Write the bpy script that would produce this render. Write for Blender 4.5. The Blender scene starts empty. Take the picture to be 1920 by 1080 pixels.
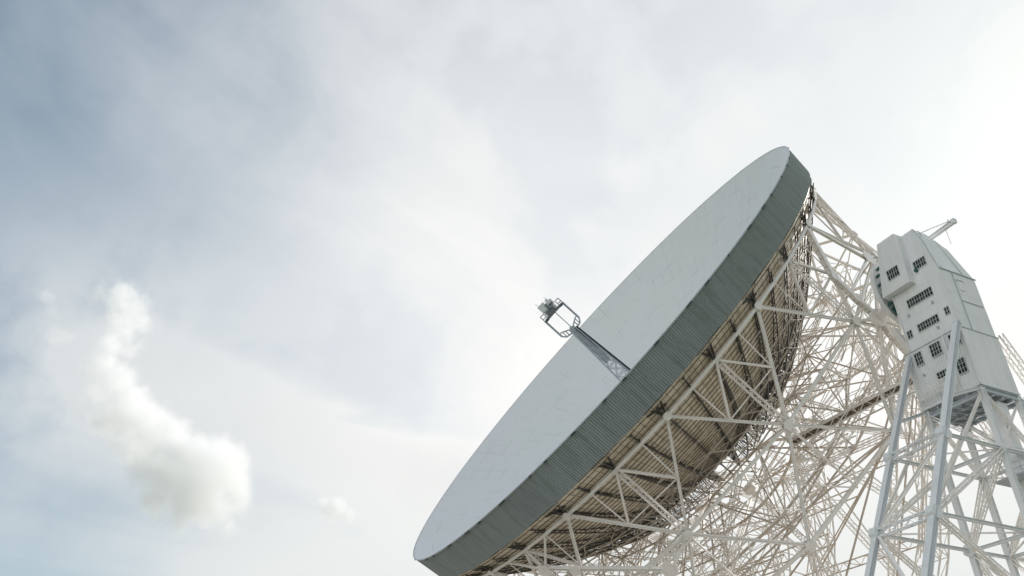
import bpy, math, random
from mathutils import Vector, Matrix, noise as mnoise
R = math.radians
rnd = random.Random(7)
scene = bpy.context.scene
col = scene.collection

# ------------------------------------------------------------------ helpers
class MB:
    """collects boxes, bars and sheets, then links them as ONE mesh object"""
    def __init__(self):
        self.v = []; self.f = []; self.m = []
    def quad(self, a, b, c, d, mi=0):
        n = len(self.v); self.v += [tuple(a), tuple(b), tuple(c), tuple(d)]
        self.f.append((n, n+1, n+2, n+3)); self.m.append(mi)
    def hexa(self, p, mi=0):
        n = len(self.v); self.v += [tuple(q) for q in p]
        for q in ((0,3,2,1),(4,5,6,7),(0,1,5,4),(1,2,6,5),(2,3,7,6),(3,0,4,7)):
            self.f.append(tuple(n+i for i in q)); self.m.append(mi)
    def box(self, x0, x1, y0, y1, z0, z1, mi=0):
        self.hexa([(x0,y0,z0),(x1,y0,z0),(x1,y1,z0),(x0,y1,z0),(x0,y0,z1),(x1,y0,z1),(x1,y1,z1),(x0,y1,z1)], mi)
    def frame(self, p, q, up):
        d = (q-p).normalized(); u = Vector(up)
        s = d.cross(u)
        if s.length < 1e-4: s = d.cross(Vector((1,0,0)))
        if s.length < 1e-4: s = d.cross(Vector((0,1,0)))
        s.normalize(); u = s.cross(d).normalized()
        return d, s, u
    def bar(self, p, q, w, h=None, up=(0,0,1), ow=0, oh=0, mi=0):
        h = w if h is None else h
        p = Vector(p); q = Vector(q)
        if (q-p).length < 1e-5: return
        d, s, u = self.frame(p, q, up)
        o = s*ow + u*oh
        c = [(-1,-1),(1,-1),(1,1),(-1,1)]
        self.hexa([p+o+s*(a*w/2)+u*(b*h/2) for a,b in c] + [q+o+s*(a*w/2)+u*(b*h/2) for a,b in c], mi)
    def ibeam(self, p, q, w, h, up=(0,0,1), t=None):
        t = t or 0.16*h
        self.bar(p, q, w, t, up, 0, h/2-t/2); self.bar(p, q, w, t, up, 0, -h/2+t/2)
        self.bar(p, q, t*0.8, h-2*t, up)
    def channel_box(self, p, q, w, h, up=(0,0,1)):
        """two channels back to back held apart by batten plates: the twin-chord member seen all over the drum"""
        p = Vector(p); q = Vector(q)
        t = 0.2*w
        self.bar(p, q, t*1.3, h, up, w/2-t/2, 0); self.bar(p, q, t*1.3, h, up, -w/2+t/2, 0)
        self.bar(p, q, w-2*t, h*0.5, up)
    def lattice(self, p, q, w, h, up=(0,0,1), c=0.1, l=0.06, step=None):
        p = Vector(p); q = Vector(q); L = (q-p).length
        d, s, u = self.frame(p, q, up)
        n = max(2, int(round(L/(step or 1.1*max(w, h)))))
        cs = [(-w/2,-h/2),(w/2,-h/2),(w/2,h/2),(-w/2,h/2)]
        for a, b in cs: self.bar(p+s*a+u*b, q+s*a+u*b, c, c, up)
        for k in range(4):
            (a0,b0),(a1,b1) = cs[k], cs[(k+1)%4]
            for i in range(n):
                P = p+d*(L*i/n); Q = p+d*(L*(i+1)/n)
                if i % 2: self.bar(P+s*a0+u*b0, Q+s*a1+u*b1, l, l*0.5, up)
                else: self.bar(P+s*a1+u*b1, Q+s*a0+u*b0, l, l*0.5, up)
    def truss(self, p, q, h, up, c=0.12, l=0.07, n=None):
        """flat truss: two chords and a zigzag, p-q is the top chord"""
        p = Vector(p); q = Vector(q); u = Vector(up).normalized()*h; L = (q-p).length
        n = n or max(2, int(round(L/h)))
        self.bar(p, q, c); self.bar(p-u, q-u, c)
        for i in range(n):
            a = p.lerp(q, i/n); b = p.lerp(q, (i+1)/n)
            self.bar(a, b-u, l) if i % 2 else self.bar(a-u, b, l)
            self.bar(a, a-u, l)
    def plate(self, c, nrm, r, th=0.06, n=6, rot=0.0, sx=1.0):
        c = Vector(c); nrm = Vector(nrm).normalized()
        a = nrm.orthogonal().normalized(); b = nrm.cross(a)
        k = len(self.v); ring = []
        for sgn in (-1, 1):
            for i in range(n):
                t = 2*math.pi*i/n+rot
                self.v.append(tuple(c+nrm*(sgn*th/2)+a*(r*sx*math.cos(t))+b*(r*math.sin(t))))
        self.f.append(tuple(k+i for i in reversed(range(n)))); self.m.append(0)
        self.f.append(tuple(k+n+i for i in range(n))); self.m.append(0)
        for i in range(n):
            j = (i+1) % n
            self.f.append((k+i, k+j, k+n+j, k+n+i)); self.m.append(0)
    def prism(self, poly, y0, y1, mi=0):
        """poly of (x,z), extruded along y"""
        k = len(self.v); n = len(poly)
        self.v += [(x,y0,z) for x,z in poly] + [(x,y1,z) for x,z in poly]
        self.f.append(tuple(k+i for i in range(n))); self.f.append(tuple(k+n+i for i in reversed(range(n)))); self.m += [mi, mi]
        for i in range(n):
            j = (i+1) % n
            self.f.append((k+j, k+i, k+n+i, k+n+j)); self.m.append(mi)
    def build(self, name, mats, parent=None, smooth=False, offset=None):
        me = bpy.data.meshes.new(name)
        v = self.v if offset is None else [(x-offset[0], y-offset[1], z-offset[2]) for x,y,z in self.v]
        me.from_pydata(v, [], self.f)
        for m in (mats if isinstance(mats, (list, tuple)) else [mats]): me.materials.append(m)
        me.polygons.foreach_set('material_index', self.m)
        if smooth: me.polygons.foreach_set('use_smooth', [True]*len(me.polygons))
        me.update()
        o = bpy.data.objects.new(name, me); col.objects.link(o)
        if parent: o.parent = parent
        return o

def tag(o, label=None, cat=None, group=None, kind=None):
    if label: o['label'] = label
    if cat: o['category'] = cat
    if group: o['group'] = group
    if kind: o['kind'] = kind
    return o
def empty(name, loc, rot=(0,0,0)):
    o = bpy.data.objects.new(name, None); col.objects.link(o)
    o.location = loc; o.rotation_euler = rot; o.empty_display_size = 1
    return o

# ------------------------------------------------------------------ materials
class NT:
    def __init__(self, nt): self.nt = nt; self.N = nt.nodes; self.L = nt.links
    def node(self, typ, **kw):
        n = self.N.new(typ)
        for k, v in kw.items(): setattr(n, k, v)
        return n
    def put(self, sock, val):
        if isinstance(val, bpy.types.NodeSocket): self.L.new(val, sock)
        elif val is not None: sock.default_value = val
    def math(self, op, a, b=None, c=None, clamp=False):
        n = self.node('ShaderNodeMath', operation=op, use_clamp=clamp)
        self.put(n.inputs[0], a); self.put(n.inputs[1], b)
        if c is not None: self.put(n.inputs[2], c)
        return n.outputs[0]
    def vmath(self, op, a, b=None):
        n = self.node('ShaderNodeVectorMath', operation=op)
        self.put(n.inputs[0], a); self.put(n.inputs[1], b)
        return n.outputs['Value'] if op in ('DOT_PRODUCT','LENGTH','DISTANCE') else n.outputs[0]
    def map(self, v, a, b, c=0.0, d=1.0, smooth=False):
        n = self.node('ShaderNodeMapRange', interpolation_type='SMOOTHSTEP' if smooth else 'LINEAR')
        for i, x in enumerate((v, a, b, c, d)): self.put(n.inputs[i], x)
        return n.outputs[0]
    def noise(self, vec, scale, detail=4, rough=0.55, dist=0.0, dim='3D'):
        n = self.node('ShaderNodeTexNoise', noise_dimensions=dim)
        self.put(n.inputs['Vector'], vec); n.inputs['Scale'].default_value = scale
        n.inputs['Detail'].default_value = detail; n.inputs['Roughness'].default_value = rough
        n.inputs['Distortion'].default_value = dist
        return n.outputs['Fac']
    def mix(self, f, a, b):
        n = self.node('ShaderNodeMix', data_type='RGBA')
        self.put(n.inputs[0], f)
        for s, v in ((n.inputs[6], a), (n.inputs[7], b)):
            self.put(s, v if isinstance(v, bpy.types.NodeSocket) else (v[0], v[1], v[2], 1))
        return n.outputs[2]
    def scale(self, vec, s):
        n = self.node('ShaderNodeMapping'); self.put(n.inputs[0], vec); n.inputs['Scale'].default_value = s
        return n.outputs[0]

def new_mat(name):
    m = bpy.data.materials.new(name); m.use_nodes = True
    g = NT(m.node_tree); b = g.N['Principled BSDF']
    return m, g, b

def paint(name, base, dirt, rust=0.0, rough=0.55, scale=0.5, amount=0.5, streak=(1,1,0.25)):
    m, g, b = new_mat(name)
    co = g.node('ShaderNodeTexCoord').outputs['Object']
    n1 = g.noise(co, scale, 5, 0.6)
    n2 = g.noise(g.scale(co, streak), scale*5, 5, 0.65)
    f = g.math('MULTIPLY', g.map(n1, 0.35, 0.7), g.map(n2, 0.35, 0.75))
    c = g.mix(g.math('MULTIPLY', f, amount), base, dirt)
    if rust > 0:
        n3 = g.noise(co, scale*3.7, 6, 0.7)
        c = g.mix(g.map(n3, 0.62, 0.72, 0, rust), c, (0.22, 0.11, 0.055))
    g.put(b.inputs['Base Color'], c)
    b.inputs['Roughness'].default_value = rough
    return m

M = {}
M['cream'] = paint('cream_steel_paint', (0.82,0.785,0.755), (0.46,0.385,0.325), rust=0.5, scale=0.35, amount=0.6)
M['shade_brown'] = paint('rusty_shade_steel', (0.60,0.535,0.47), (0.33,0.265,0.21), rust=0.7, scale=0.5, amount=0.8)  # rusty steel, browned to paint the lattice's shaded undersides into the colour
M['white'] = paint('white_steel_paint', (0.82,0.80,0.775), (0.54,0.48,0.42), rust=0.25, scale=0.3, amount=0.6)
M['leg'] = paint('grey_leg_paint', (0.70,0.725,0.735), (0.48,0.50,0.49), rust=0.12, scale=0.3, amount=0.6, streak=(1,1,0.12))
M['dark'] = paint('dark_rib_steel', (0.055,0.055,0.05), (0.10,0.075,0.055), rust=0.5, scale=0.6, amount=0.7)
M['deck'] = paint('weathered_deck', (0.16,0.12,0.09), (0.08,0.07,0.06), rust=0.3, scale=1.0)
M['mast'] = paint('grey_mast_paint', (0.44,0.48,0.52), (0.28,0.31,0.34), scale=0.8)
M['mast_dark'] = paint('dark_conduit', (0.04,0.05,0.055), (0.07,0.08,0.08), scale=0.8)
M['rack'] = paint('rack_grey', (0.15,0.17,0.19), (0.09,0.10,0.11), scale=1.5)
M['cabin'] = paint('cabin_paint', (0.76,0.77,0.775), (0.54,0.55,0.56), scale=1.5)
M['house'] = paint('house_cladding_paint', (0.745,0.765,0.77), (0.50,0.52,0.52), scale=0.3, amount=0.8, rust=0.12, streak=(1.4,1.4,0.06))
M['teal'] = paint('teal_machinery_paint', (0.03,0.12,0.11), (0.02,0.05,0.05), scale=1.0)
M['frame'] = paint('window_frame_paint', (0.55,0.57,0.56), (0.4,0.42,0.42), scale=2.0)

def glass():
    m, g, b = new_mat('window_glass')
    co = g.node('ShaderNodeTexCoord').outputs['Object']
    oi = g.node('ShaderNodeObjectInfo').outputs['Random']
    c = g.mix(g.map(g.noise(co, 1.7, 2), 0.4, 0.6), (0.010,0.026,0.027), (0.03,0.05,0.055))
    pale = g.math('MULTIPLY', g.map(g.noise(co, 2.6, 1), 0.55, 0.62), g.map(oi, 0.3, 0.9, 0.0, 0.7))
    g.put(b.inputs['Base Color'], g.mix(pale, c, (0.16,0.19,0.19)))
    b.inputs['Roughness'].default_value = 0.06
    b.inputs['Specular IOR Level'].default_value = 0.5
    return m
M['glass'] = glass()

def reflector_mat():
    m, g, b = new_mat('reflector_sheet')
    co = g.node('ShaderNodeTexCoord').outputs['Object']
    sx = g.node('ShaderNodeSeparateXYZ'); g.put(sx.inputs[0], co)
    x, y = sx.outputs[0], sx.outputs[1]
    r = g.math('SQRT', g.math('ADD', g.math('MULTIPLY', x, x), g.math('MULTIPLY', y, y)))
    th = g.math('ARCTAN2', y, x)
    # welded panel seams: rings every 2.4 m and radial joints every 3.75 degrees
    fr = g.math('FRACT', g.math('DIVIDE', r, 2.4)); sr = g.math('LESS_THAN', fr, 0.028)
    ft = g.math('FRACT', g.math('MULTIPLY', th, 96/(2*math.pi)))
    st = g.math('LESS_THAN', g.math('MULTIPLY', ft, r), 1.1)
    seam = g.math('MAXIMUM', sr, g.math('MULTIPLY', g.math('LESS_THAN', ft, 0.03), 1.0))
    patch = g.map(g.noise(co, 0.23, 3), 0.48, 0.62)
    sc2 = g.node('ShaderNodeCombineXYZ'); g.put(sc2.inputs[0], g.math('MULTIPLY', th, 30.0)); g.put(sc2.inputs[1], g.math('MULTIPLY', r, 0.25))
    stain = g.noise(sc2.outputs[0], 0.5, 6, 0.7)
    seam = g.math('MULTIPLY', seam, patch)
    n1 = g.noise(co, 0.09, 4); n2 = g.noise(co, 1.6, 6, 0.7); n3 = g.noise(co, 0.7, 3, 0.6)
    c = g.mix(g.map(n1, 0.35, 0.65), (0.655,0.675,0.695), (0.64,0.67,0.665))
    c = g.mix(g.map(n3, 0.5, 0.8, 0, 0.2), c, (0.50,0.52,0.53))
    c = g.mix(g.map(n2, 0.70, 0.75, 0, 0.6), c, (0.30,0.31,0.31))
    c = g.mix(g.math('MULTIPLY', seam, 0.5), c, (0.24,0.26,0.27))
    c = g.mix(g.map(stain, 0.54, 0.76, 0, 0.22), c, (0.50,0.50,0.48))
    g.put(b.inputs['Base Color'], c); b.inputs['Roughness'].default_value = 0.6
    return m
M['reflector'] = reflector_mat()

def skirt_mat():
    m, g, b = new_mat('corrugated_skirt_steel')
    co = g.node('ShaderNodeTexCoord').outputs['Object']
    sx = g.node('ShaderNodeSeparateXYZ'); g.put(sx.inputs[0], co)
    th = g.math('ARCTAN2', sx.outputs[1], sx.outputs[0])
    # sheet to sheet tone, rain streaks running down the corrugations
    cell = g.math('FLOOR', g.math('MULTIPLY', th, 120/(2*math.pi)))
    wn = g.node('ShaderNodeTexWhiteNoise', noise_dimensions='1D'); g.put(wn.inputs['W'], cell)
    cv = g.node('ShaderNodeCombineXYZ'); g.put(cv.inputs[0], g.math('MULTIPLY', th, 38.0)); g.put(cv.inputs[1], g.math('MULTIPLY', sx.outputs[2], 0.12))
    st = g.noise(cv.outputs[0], 1.8, 6, 0.7); big = g.noise(co, 0.08, 4)
    c = g.mix(wn.outputs['Value'], (0.33,0.375,0.392), (0.35,0.395,0.41))
    c = g.mix(g.map(st, 0.48, 0.75, 0, 0.6), c, (0.16,0.175,0.17))
    c = g.mix(g.map(big, 0.4, 0.7, 0, 0.35), c, (0.27,0.30,0.285))
    fr = g.math('FRACT', g.math('MULTIPLY', th, 60/(2*math.pi)))
    c = g.mix(g.math('MULTIPLY', g.math('LESS_THAN', fr, 0.03), 0.22), c, (0.12,0.13,0.13))
    g.put(b.inputs['Base Color'], c); b.inputs['Roughness'].default_value = 0.5
    return m
M['skirt'] = skirt_mat()

def cladding_mat():
    m, g, b = new_mat('bowl_back_sheet')
    co = g.node('ShaderNodeTexCoord').outputs['Object']
    sx = g.node('ShaderNodeSeparateXYZ'); g.put(sx.inputs[0], co)
    x, y = sx.outputs[0], sx.outputs[1]
    r = g.math('SQRT', g.math('ADD', g.math('MULTIPLY', x, x), g.math('MULTIPLY', y, y)))
    th = g.math('ARCTAN2', y, x)
    ci = g.math('FLOOR', g.math('MULTIPLY', th, 240/(2*math.pi))); cj = g.math('FLOOR', g.math('DIVIDE', r, 1.2))
    cv = g.node('ShaderNodeCombineXYZ'); g.put(cv.inputs[0], ci); g.put(cv.inputs[1], cj)
    wn = g.node('ShaderNodeTexWhiteNoise', noise_dimensions='2D'); g.put(wn.inputs['Vector'], cv.outputs[0])
    c = g.mix(wn.outputs['Value'], (0.72,0.62,0.50), (0.80,0.71,0.59))
    n = g.noise(co, 0.25, 5, 0.65)
    c = g.mix(g.map(n, 0.42, 0.72, 0, 0.7), c, (0.40,0.35,0.24))
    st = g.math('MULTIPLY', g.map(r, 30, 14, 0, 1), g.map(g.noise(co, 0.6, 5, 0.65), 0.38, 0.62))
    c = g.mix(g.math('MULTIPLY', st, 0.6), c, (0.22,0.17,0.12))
    n2 = g.noise(co, 1.3, 6, 0.7)
    c = g.mix(g.map(n2, 0.52, 0.72, 0, 0.75), c, (0.27,0.17,0.10))
    ft = g.math('FRACT', g.math('MULTIPLY', th, 240/(2*math.pi)))
    c = g.mix(g.math('MULTIPLY', g.math('LESS_THAN', ft, 0.07), 0.75), c, (0.12,0.09,0.065))
    g.put(b.inputs['Base Color'], c); b.inputs['Roughness'].default_value = 0.7
    return m
M['cladding'] = cladding_mat()

# ------------------------------------------------------------------ radio dish
AXIS_Z = 50.5; EL = R(34.61); A0 = 18.02; RIM = 38.1
dish = empty('radio_dish', (0, 0, AXIS_Z), (R(90)-EL, 0, 0))
tag(dish, 'huge tilted white dish of a radio telescope with corrugated grey rim and lattice back', 'radio dish')
def P(r, deg, b):
    """point of the dish frame: radius, clock angle, distance behind the rim plane"""
    t = R(deg); return Vector((r*math.cos(t), r*math.sin(t), A0-b))
OUT = lambda deg: Vector((math.cos(R(deg)), math.sin(R(deg)), 0))
AX = Vector((0, 0, 1))

# reflecting surface: a paraboloid 15.85 m deep
mb = MB(); NR, NA = 40, 240
for i in range(NR+1):
    r = max(0.001, (RIM-0.03)*i/NR); b = 15.85*(1-(r/RIM)**2)
    for j in range(NA): mb.v.append(tuple(P(r, 360*j/NA, b)))
for i in range(NR):
    for j in range(NA):
        k = (j+1) % NA
        mb.f.append((i*NA+j, (i+1)*NA+j, (i+1)*NA+k, i*NA+k)); mb.m.append(0)
mb.build('reflector_surface', M['reflector'], dish, smooth=True)

# rim skirt: real corrugations, rounded sheets with a deep pitch
mb = MB(); NC = 860*4; prof = [0.0, 0.08, 0.0, -0.08]
SK_B, SK_R = 4.05, 37.65
for j in range(NC):
    deg = 360*j/NC; sheet = int(deg/3)
    lap = 0.005*math.sin(sheet*12.9898)
    mb.v.append(tuple(P(RIM+prof[j % 4]+lap, deg, 0.06))); mb.v.append(tuple(P(SK_R+prof[j % 4]+lap, deg, SK_B+0.05*math.sin(sheet*7.7))))
for j in range(NC):
    k = (j+1) % NC
    mb.f.append((2*j, 2*k, 2*k+1, 2*j+1)); mb.m.append(0)
mb.build('rim_skirt', M['skirt'], dish)
# lip: narrow flashing strip folded over the top of the skirt
mb = MB(); n = 240
for j in range(n):
    d0, d1 = 360*j/n, 360*(j+1)/n
    mb.hexa([P(RIM-0.04,d0,-0.03),P(RIM-0.04,d1,-0.03),P(RIM+0.12,d1,-0.03),P(RIM+0.12,d0,-0.03),
             P(RIM-0.02,d0,0.10),P(RIM-0.02,d1,0.10),P(RIM+0.12,d1,0.10),P(RIM+0.12,d0,0.10)])
mb.build('rim_lip', M['mast'], dish)
for j in range(60):
    d0 = 6*j+rnd.uniform(-1.5, 1.5); mb = MB()
    mb.bar(P(RIM+0.10, d0, 0.12), P(RIM+0.10, d0+rnd.uniform(0.3, 1.6), 0.12), 0.14, 0.18, OUT(d0))
    mb.build('rim_clip', M['mast_dark'], dish)

# back of the bowl (the older, deeper bowl): cladding sheets with close purlins
OB = 19.0                                             # its depth
def back(r): return SK_B + OB*(1-(r/SK_R)**2)
mb = MB(); NR, NA = 44, 240
radii = [SK_R-0.08-(SK_R-4.0)*i/NR for i in range(NR+1)]
for r in radii:
    for j in range(NA): mb.v.append(tuple(P(r, 360*j/NA, back(r))))
for i in range(NR):
    for j in range(NA):
        k = (j+1) % NA
        mb.f.append((i*NA+j, i*NA+k, (i+1)*NA+k, (i+1)*NA+j)); mb.m.append(0)
n = 180
r = SK_R-0.35
while r > 14:
    b = back(r)
    for j in range(n):
        d0, d1 = 360*j/n, 360*(j+1)/n
        mb.bar(P(r, d0, b+0.09), P(r, d1, b+0.09), 0.05, 0.06, AX, mi=1)
    r -= 0.66
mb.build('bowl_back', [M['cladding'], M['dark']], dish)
# inside of the bowl rim gap is closed by a flat ring
# 60 radial ribs: shallow trusses hung under the sheets, deepening to the hub
def rib_low(r): return back(r) + 0.3 + 1.5*max(0, (34-r)/20)
for k in range(60):
    deg = -18.9 + 6*k; mb = MB()
    big = k % 2 == 0
    rs = [37.3-1.15*i for i in range(22)]
    for i in range(len(rs)-1):
        r0, r1 = rs[i], rs[i+1]
        a0, a1 = P(r0, deg, back(r0)+0.22), P(r1, deg, back(r1)+0.22)
        l0, l1 = P(r0, deg, rib_low(r0)+0.3), P(r1, deg, rib_low(r1)+0.3)
        w = 0.2 if big else 0.11
        mb.bar(a0, a1, w, 0.1, AX); mb.bar(l0, l1, w, 0.12, AX)
        mb.bar(a0, l1, 0.06) if i % 2 else mb.bar(l0, a1, 0.06)
        mb.bar(a1, l1, 0.07)
        # cleats that give the ribs their ragged look
        mb.bar(a0+OUT(deg+90)*0.2, a0-OUT(deg+90)*0.2, 0.1, 0.12, AX)
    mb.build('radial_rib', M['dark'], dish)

# ring girders of the drum behind the bowl
RA, BA, RB, BB, RC, BC = 36.4, 6.1, 36.3, 16.0, 36.4, 25.5
angA = [5.1+24*k for k in range(15)]; angB = [17.1+24*k for k in range(15)]
mb = MB()
for k in range(60):
    mb.ibeam(P(RA, 5.1+6*k, BA), P(RA, 11.1+6*k, BA), 0.34, 0.42, OUT(8+6*k))
mb.build('ring_girder', M['white'], dish)
mb = MB()
for d in angB: mb.channel_box(P(RB, d, BB), P(RB, d+24, BB), 0.27, 0.3, AX)
mb.build('ring_girder', M['white'], dish)
mb = MB()
for d in angA: mb.channel_box(P(RC, d, BC), P(RC, d+24, BC), 0.33, 0.36, AX)
mb.build('ring_girder', M['white'], dish)
# main braces: zigzag from ring to ring, one object each
for k in range(15):
    a, b0, b1 = angA[k], angB[k], angB[k]-24
    for bb in (b0, b1):
        for (r0, z0, r1, z1) in ((RA, BA, RB, BB), (RC, BC, RB, BB)):
            mb = MB(); p, q = P(r0, a, z0), P(r1, bb, z1)
            mb.channel_box(p, q, 0.28, 0.29, OUT((a+bb)/2))
            mb.build('drum_brace', M['white'], dish)
# secondary struts
for k in range(15):
    a = angA[k]; mid = a+12
    m0 = P(RA, a, BA).lerp(P(RB, mid, BB), 0.52); m1 = P(RA, a+24, BA).lerp(P(RB, mid, BB), 0.52)
    mn = P(RA, mid, BA); bn = P(RB, mid, BB)
    mb = MB()
    for q in (m0, m1): mb.ibeam(mn, q, 0.24, 0.3, OUT(mid))
    mb.lattice(mn, bn, 0.5, 0.4, OUT(mid), 0.09, 0.06)
    mb.bar(m0, m1, 0.12)
    for s in (-6, 6):
        mb.bar(P(RA, mid+s, BA), m0 if s < 0 else m1, 0.12)
    m2 = P(RC, a, BC).lerp(bn, 0.5); m3 = P(RC, a+24, BC).lerp(bn, 0.5)
    mb.bar(m2, m3, 0.16); mb.bar(P(RC, mid, BC+0.0).lerp(P(RC, mid, BC), 0.5), bn, 0.18)
    mb.bar(P(RC, mid, BC)*1.0, m2, 0.14); mb.bar(P(RC, mid, BC)*1.0, m3, 0.14)
    mb.build('secondary_strut', M['cream'], dish)
# dark brackets from the first ring to the rim
for k in range(30):
    d = 5.1+12*k; mb = MB(); o = OUT(d+90)
    p = P(RA, d, BA)
    mb.bar(p, P(37.3, d-1.2, SK_B+0.15), 0.2); mb.bar(p, P(37.3, d+1.2, SK_B+0.15), 0.16)
    mb.bar(P(37.4, d-1.9, SK_B+0.1), P(37.4, d+1.9, SK_B+0.1), 0.22, 0.22)
    if k % 2 == 0:
        mb.bar(P(37.0, d, SK_B+0.9), P(37.2, d-2.2, SK_B+0.5), 0.16); mb.bar(p, P(35.2, d+0.6, back(35.2)+0.4), 0.22)
        mb.bar(P(36.7, d-0.9, SK_B+1.0), P(36.7, d+1.4, SK_B+1.1), 0.2)
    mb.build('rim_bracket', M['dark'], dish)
# gusset plates at the nodes
for d in angA:
    for (r, b, s) in ((RA, BA, 0.5), (RC, BC, 0.6)):
        mb = MB(); mb.plate(P(r+0.28, d, b), OUT(d), s, 0.08, 6, 0.3); mb.plate(P(r-0.28, d, b), OUT(d), s, 0.08, 6, 0.3)
        mb.build('gusset_plate', M['white'], dish)
for d in angB:
    mb = MB(); mb.plate(P(RB+0.28, d, BB), OUT(d), 0.6, 0.08, 6, 0.1); mb.plate(P(RB-0.28, d, BB), OUT(d), 0.6, 0.08, 6, 0.1)
    mb.build('gusset_plate', M['white'], dish)

# inner framing: spokes from the two lower rings to the hub, with rings and verticals between
RI, BI = 21.0, 24.0; RJ, BJ = 9.0, 29.0
for k in range(15):
    a, b = angA[k], angB[k]; mb = MB()
    mb.lattice(P(RC, a, BC), P(RI, a, BI+4), 0.6, 0.6, AX, 0.09, 0.05)
    mb.lattice(P(RI, a, BI+4), P(RJ, a, BJ+1), 0.5, 0.5, AX, 0.08, 0.05)
    mb.bar(P(RJ, a, BJ+1), P(2.2, a, BJ+2), 0.2)
    mb.bar(P(RB, b, BB), P(RI, b, BI-3.5), 0.18); mb.bar(P(RI, b, BI-3.5), P(RI, a, BI+4), 0.14)
    mb.bar(P(RI, b, BI-3.5), P(RI, a+24, BI+4), 0.14)
    mb.bar(P(RB, b, BB), P(RI, a+24, BI+4), 0.13)
    mb.build('spoke_truss', M['shade_brown' if k % 3 == 0 else 'cream'], dish)
mb = MB()
for k in range(15):
    a, b = angA[k], angB[k]
    mb.channel_box(P(RI, a, BI+4), P(RI, a+24, BI+4), 0.24, 0.26, AX)
    mb.bar(P(RI, b, BI-3.5), P(RI, b+24, BI-3.5), 0.16)
    mb.bar(P(RJ, a, BJ+1), P(RJ, a+24, BJ+1), 0.3)
    mb.bar(P(28.5, a, BC+1.2), P(28.5, a+24, BC+1.2), 0.18)
    mb.bar(P(RI, b, BI-3.5), P(RI-4, b, back(RI-4)+2.0), 0.18); mb.bar(P(RI, a, BI+4), P(RJ+4, b, BJ-6), 0.16)
    mb.bar(P(28.5, a, BC+1.2), P(RI, b, BI-3.5), 0.15)
    mb.bar(P(28.5, a+24, BC+1.2), P(RI, b, BI-3.5), 0.15)
mb.build('inner_ring', M['shade_brown'], dish)
# fine web of light tie rods between the inner rings
mb = MB()
for k in range(15):
    a, b = angA[k], angB[k]
    for (r0, z0, r1, z1, o) in ((28.5, BC+1.2, RI, BI+4, 12), (32.5, BC-2.5, 25.0, BC+2.0, 12), (RI, BI-3.5, 14.0, BI+5.5, 12), (33.0, BB+2, 26.0, BI-2, 12), (34.5, BB+5, 28.5, BC+1.2, 6)):
        mb.bar(P(r0, a, z0), P(r1, a+o, z1), 0.075); mb.bar(P(r0, a+o, z0), P(r1, a, z1), 0.075); mb.bar(P(r1, a, z1), P(r1, a+o, z1), 0.075); mb.bar(P(r0, a, z0), P(r0, a+24, z0), 0.075)
        mb.bar(P(r0, a+o, z0), P(r1, a+24, z1), 0.075)
mb.build('tie_rod_web', M['cream'], dish)
# hub under the vertex
mb = MB()
mb.plate((0,0,A0-BJ-1.6), AX, 0.9, 0.9, 24); mb.plate((0,0,A0-BJ-2.4), AX, 0.5, 1.0, 24)
mb.build('hub', M['white'], dish)
# tie bars crowding between ribs and inner rings
mb = MB()
for k in range(30):
    d = 5.1+12*k
    for (r, w) in ((33.5, .1), (30.0, .12), (26.5, .12), (23.0, .14), (19.0, .14)):
        mb.bar(P(r, d, rib_low(r)+0.4), P(r, d+12, rib_low(r)+0.4), w)
        r2 = r-3.3
        if r < 31:
            mb.bar(P(r, d, rib_low(r)+0.4), P(r2, d+12, rib_low(r2)+0.4), 0.07); mb.bar(P(r, d+12, rib_low(r)+0.4), P(r2, d, rib_low(r2)+0.4), 0.07)
    for (r, b) in ((27.0, 1.0), (23.0, 1.6), (18.5, 2.2)):
        q = P(r, d, rib_low(r)+0.4)
        mb.bar(q, P(r+1.5, d+6, rib_low(r)+2.6), 0.1)
        mb.bar(P(r+1.5, d+6, rib_low(r)+2.6), P(r-1.0, d+6, rib_low(r)+2.9), 0.09)
mb.build('rib_bracing', M['shade_brown'], dish)

# two great wheel girders under the bowl, concentric with the elevation axis
for sx in (-11.0, 11.0):
    mb = MB(); n = 22; r0, r1 = 33.5, 37.5
    def W(rr, i, dx=0): 
        t = R(190+160*i/n); return Vector((sx+dx, rr*math.cos(t), rr*math.sin(t)))
    for i in range(n):
        for dx in (-0.7, 0.7):
            mb.bar(W(r0, i, dx), W(r0, i+1, dx), 0.16); mb.bar(W(r1, i, dx), W(r1, i+1, dx), 0.2)
            mb.bar(W(r0, i, dx), W(r1, i+1, dx), 0.12) if i % 2 else mb.bar(W(r1, i, dx), W(r0, i+1, dx), 0.12)
            mb.bar(W(r0, i, dx), W(r1, i, dx), 0.12)
        mb.bar(W(r0, i, -0.7), W(r0, i, 0.7), 0.1); mb.bar(W(r1, i, -0.7), W(r1, i, 0.7), 0.1)
        mb.bar(W(r0, i, -0.7), W(r0, i+1, 0.7), 0.08); mb.bar(W(r1, i, -0.7), W(r1, i+1, 0.7), 0.08)
    wg = mb.build('wheel_girder', M['cream'], dish)
    for i in range(1, n, 3):
        sp = MB(); t = R(190+160*i/n)
        q = Vector((sx, 10.0*math.cos(t), 10.0*math.sin(t)-2.0))
        sp.lattice(W(r0, i), q, 0.7, 0.7, (1,0,0), 0.09, 0.05)
        if i+3 < n: sp.bar(W(r0, i), Vector((sx, 10*math.cos(R(190+160*(i+3)/n)), 10*math.sin(R(190+160*(i+3)/n))-2)), 0.16)
        sp.build('spoke', M['cream'], wg)
    hp = MB(); hp.plate((sx, 0, -12), (1,0,0), 0.5, 1.4, 14); hp.build('hub', M['white'], wg)
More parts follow.
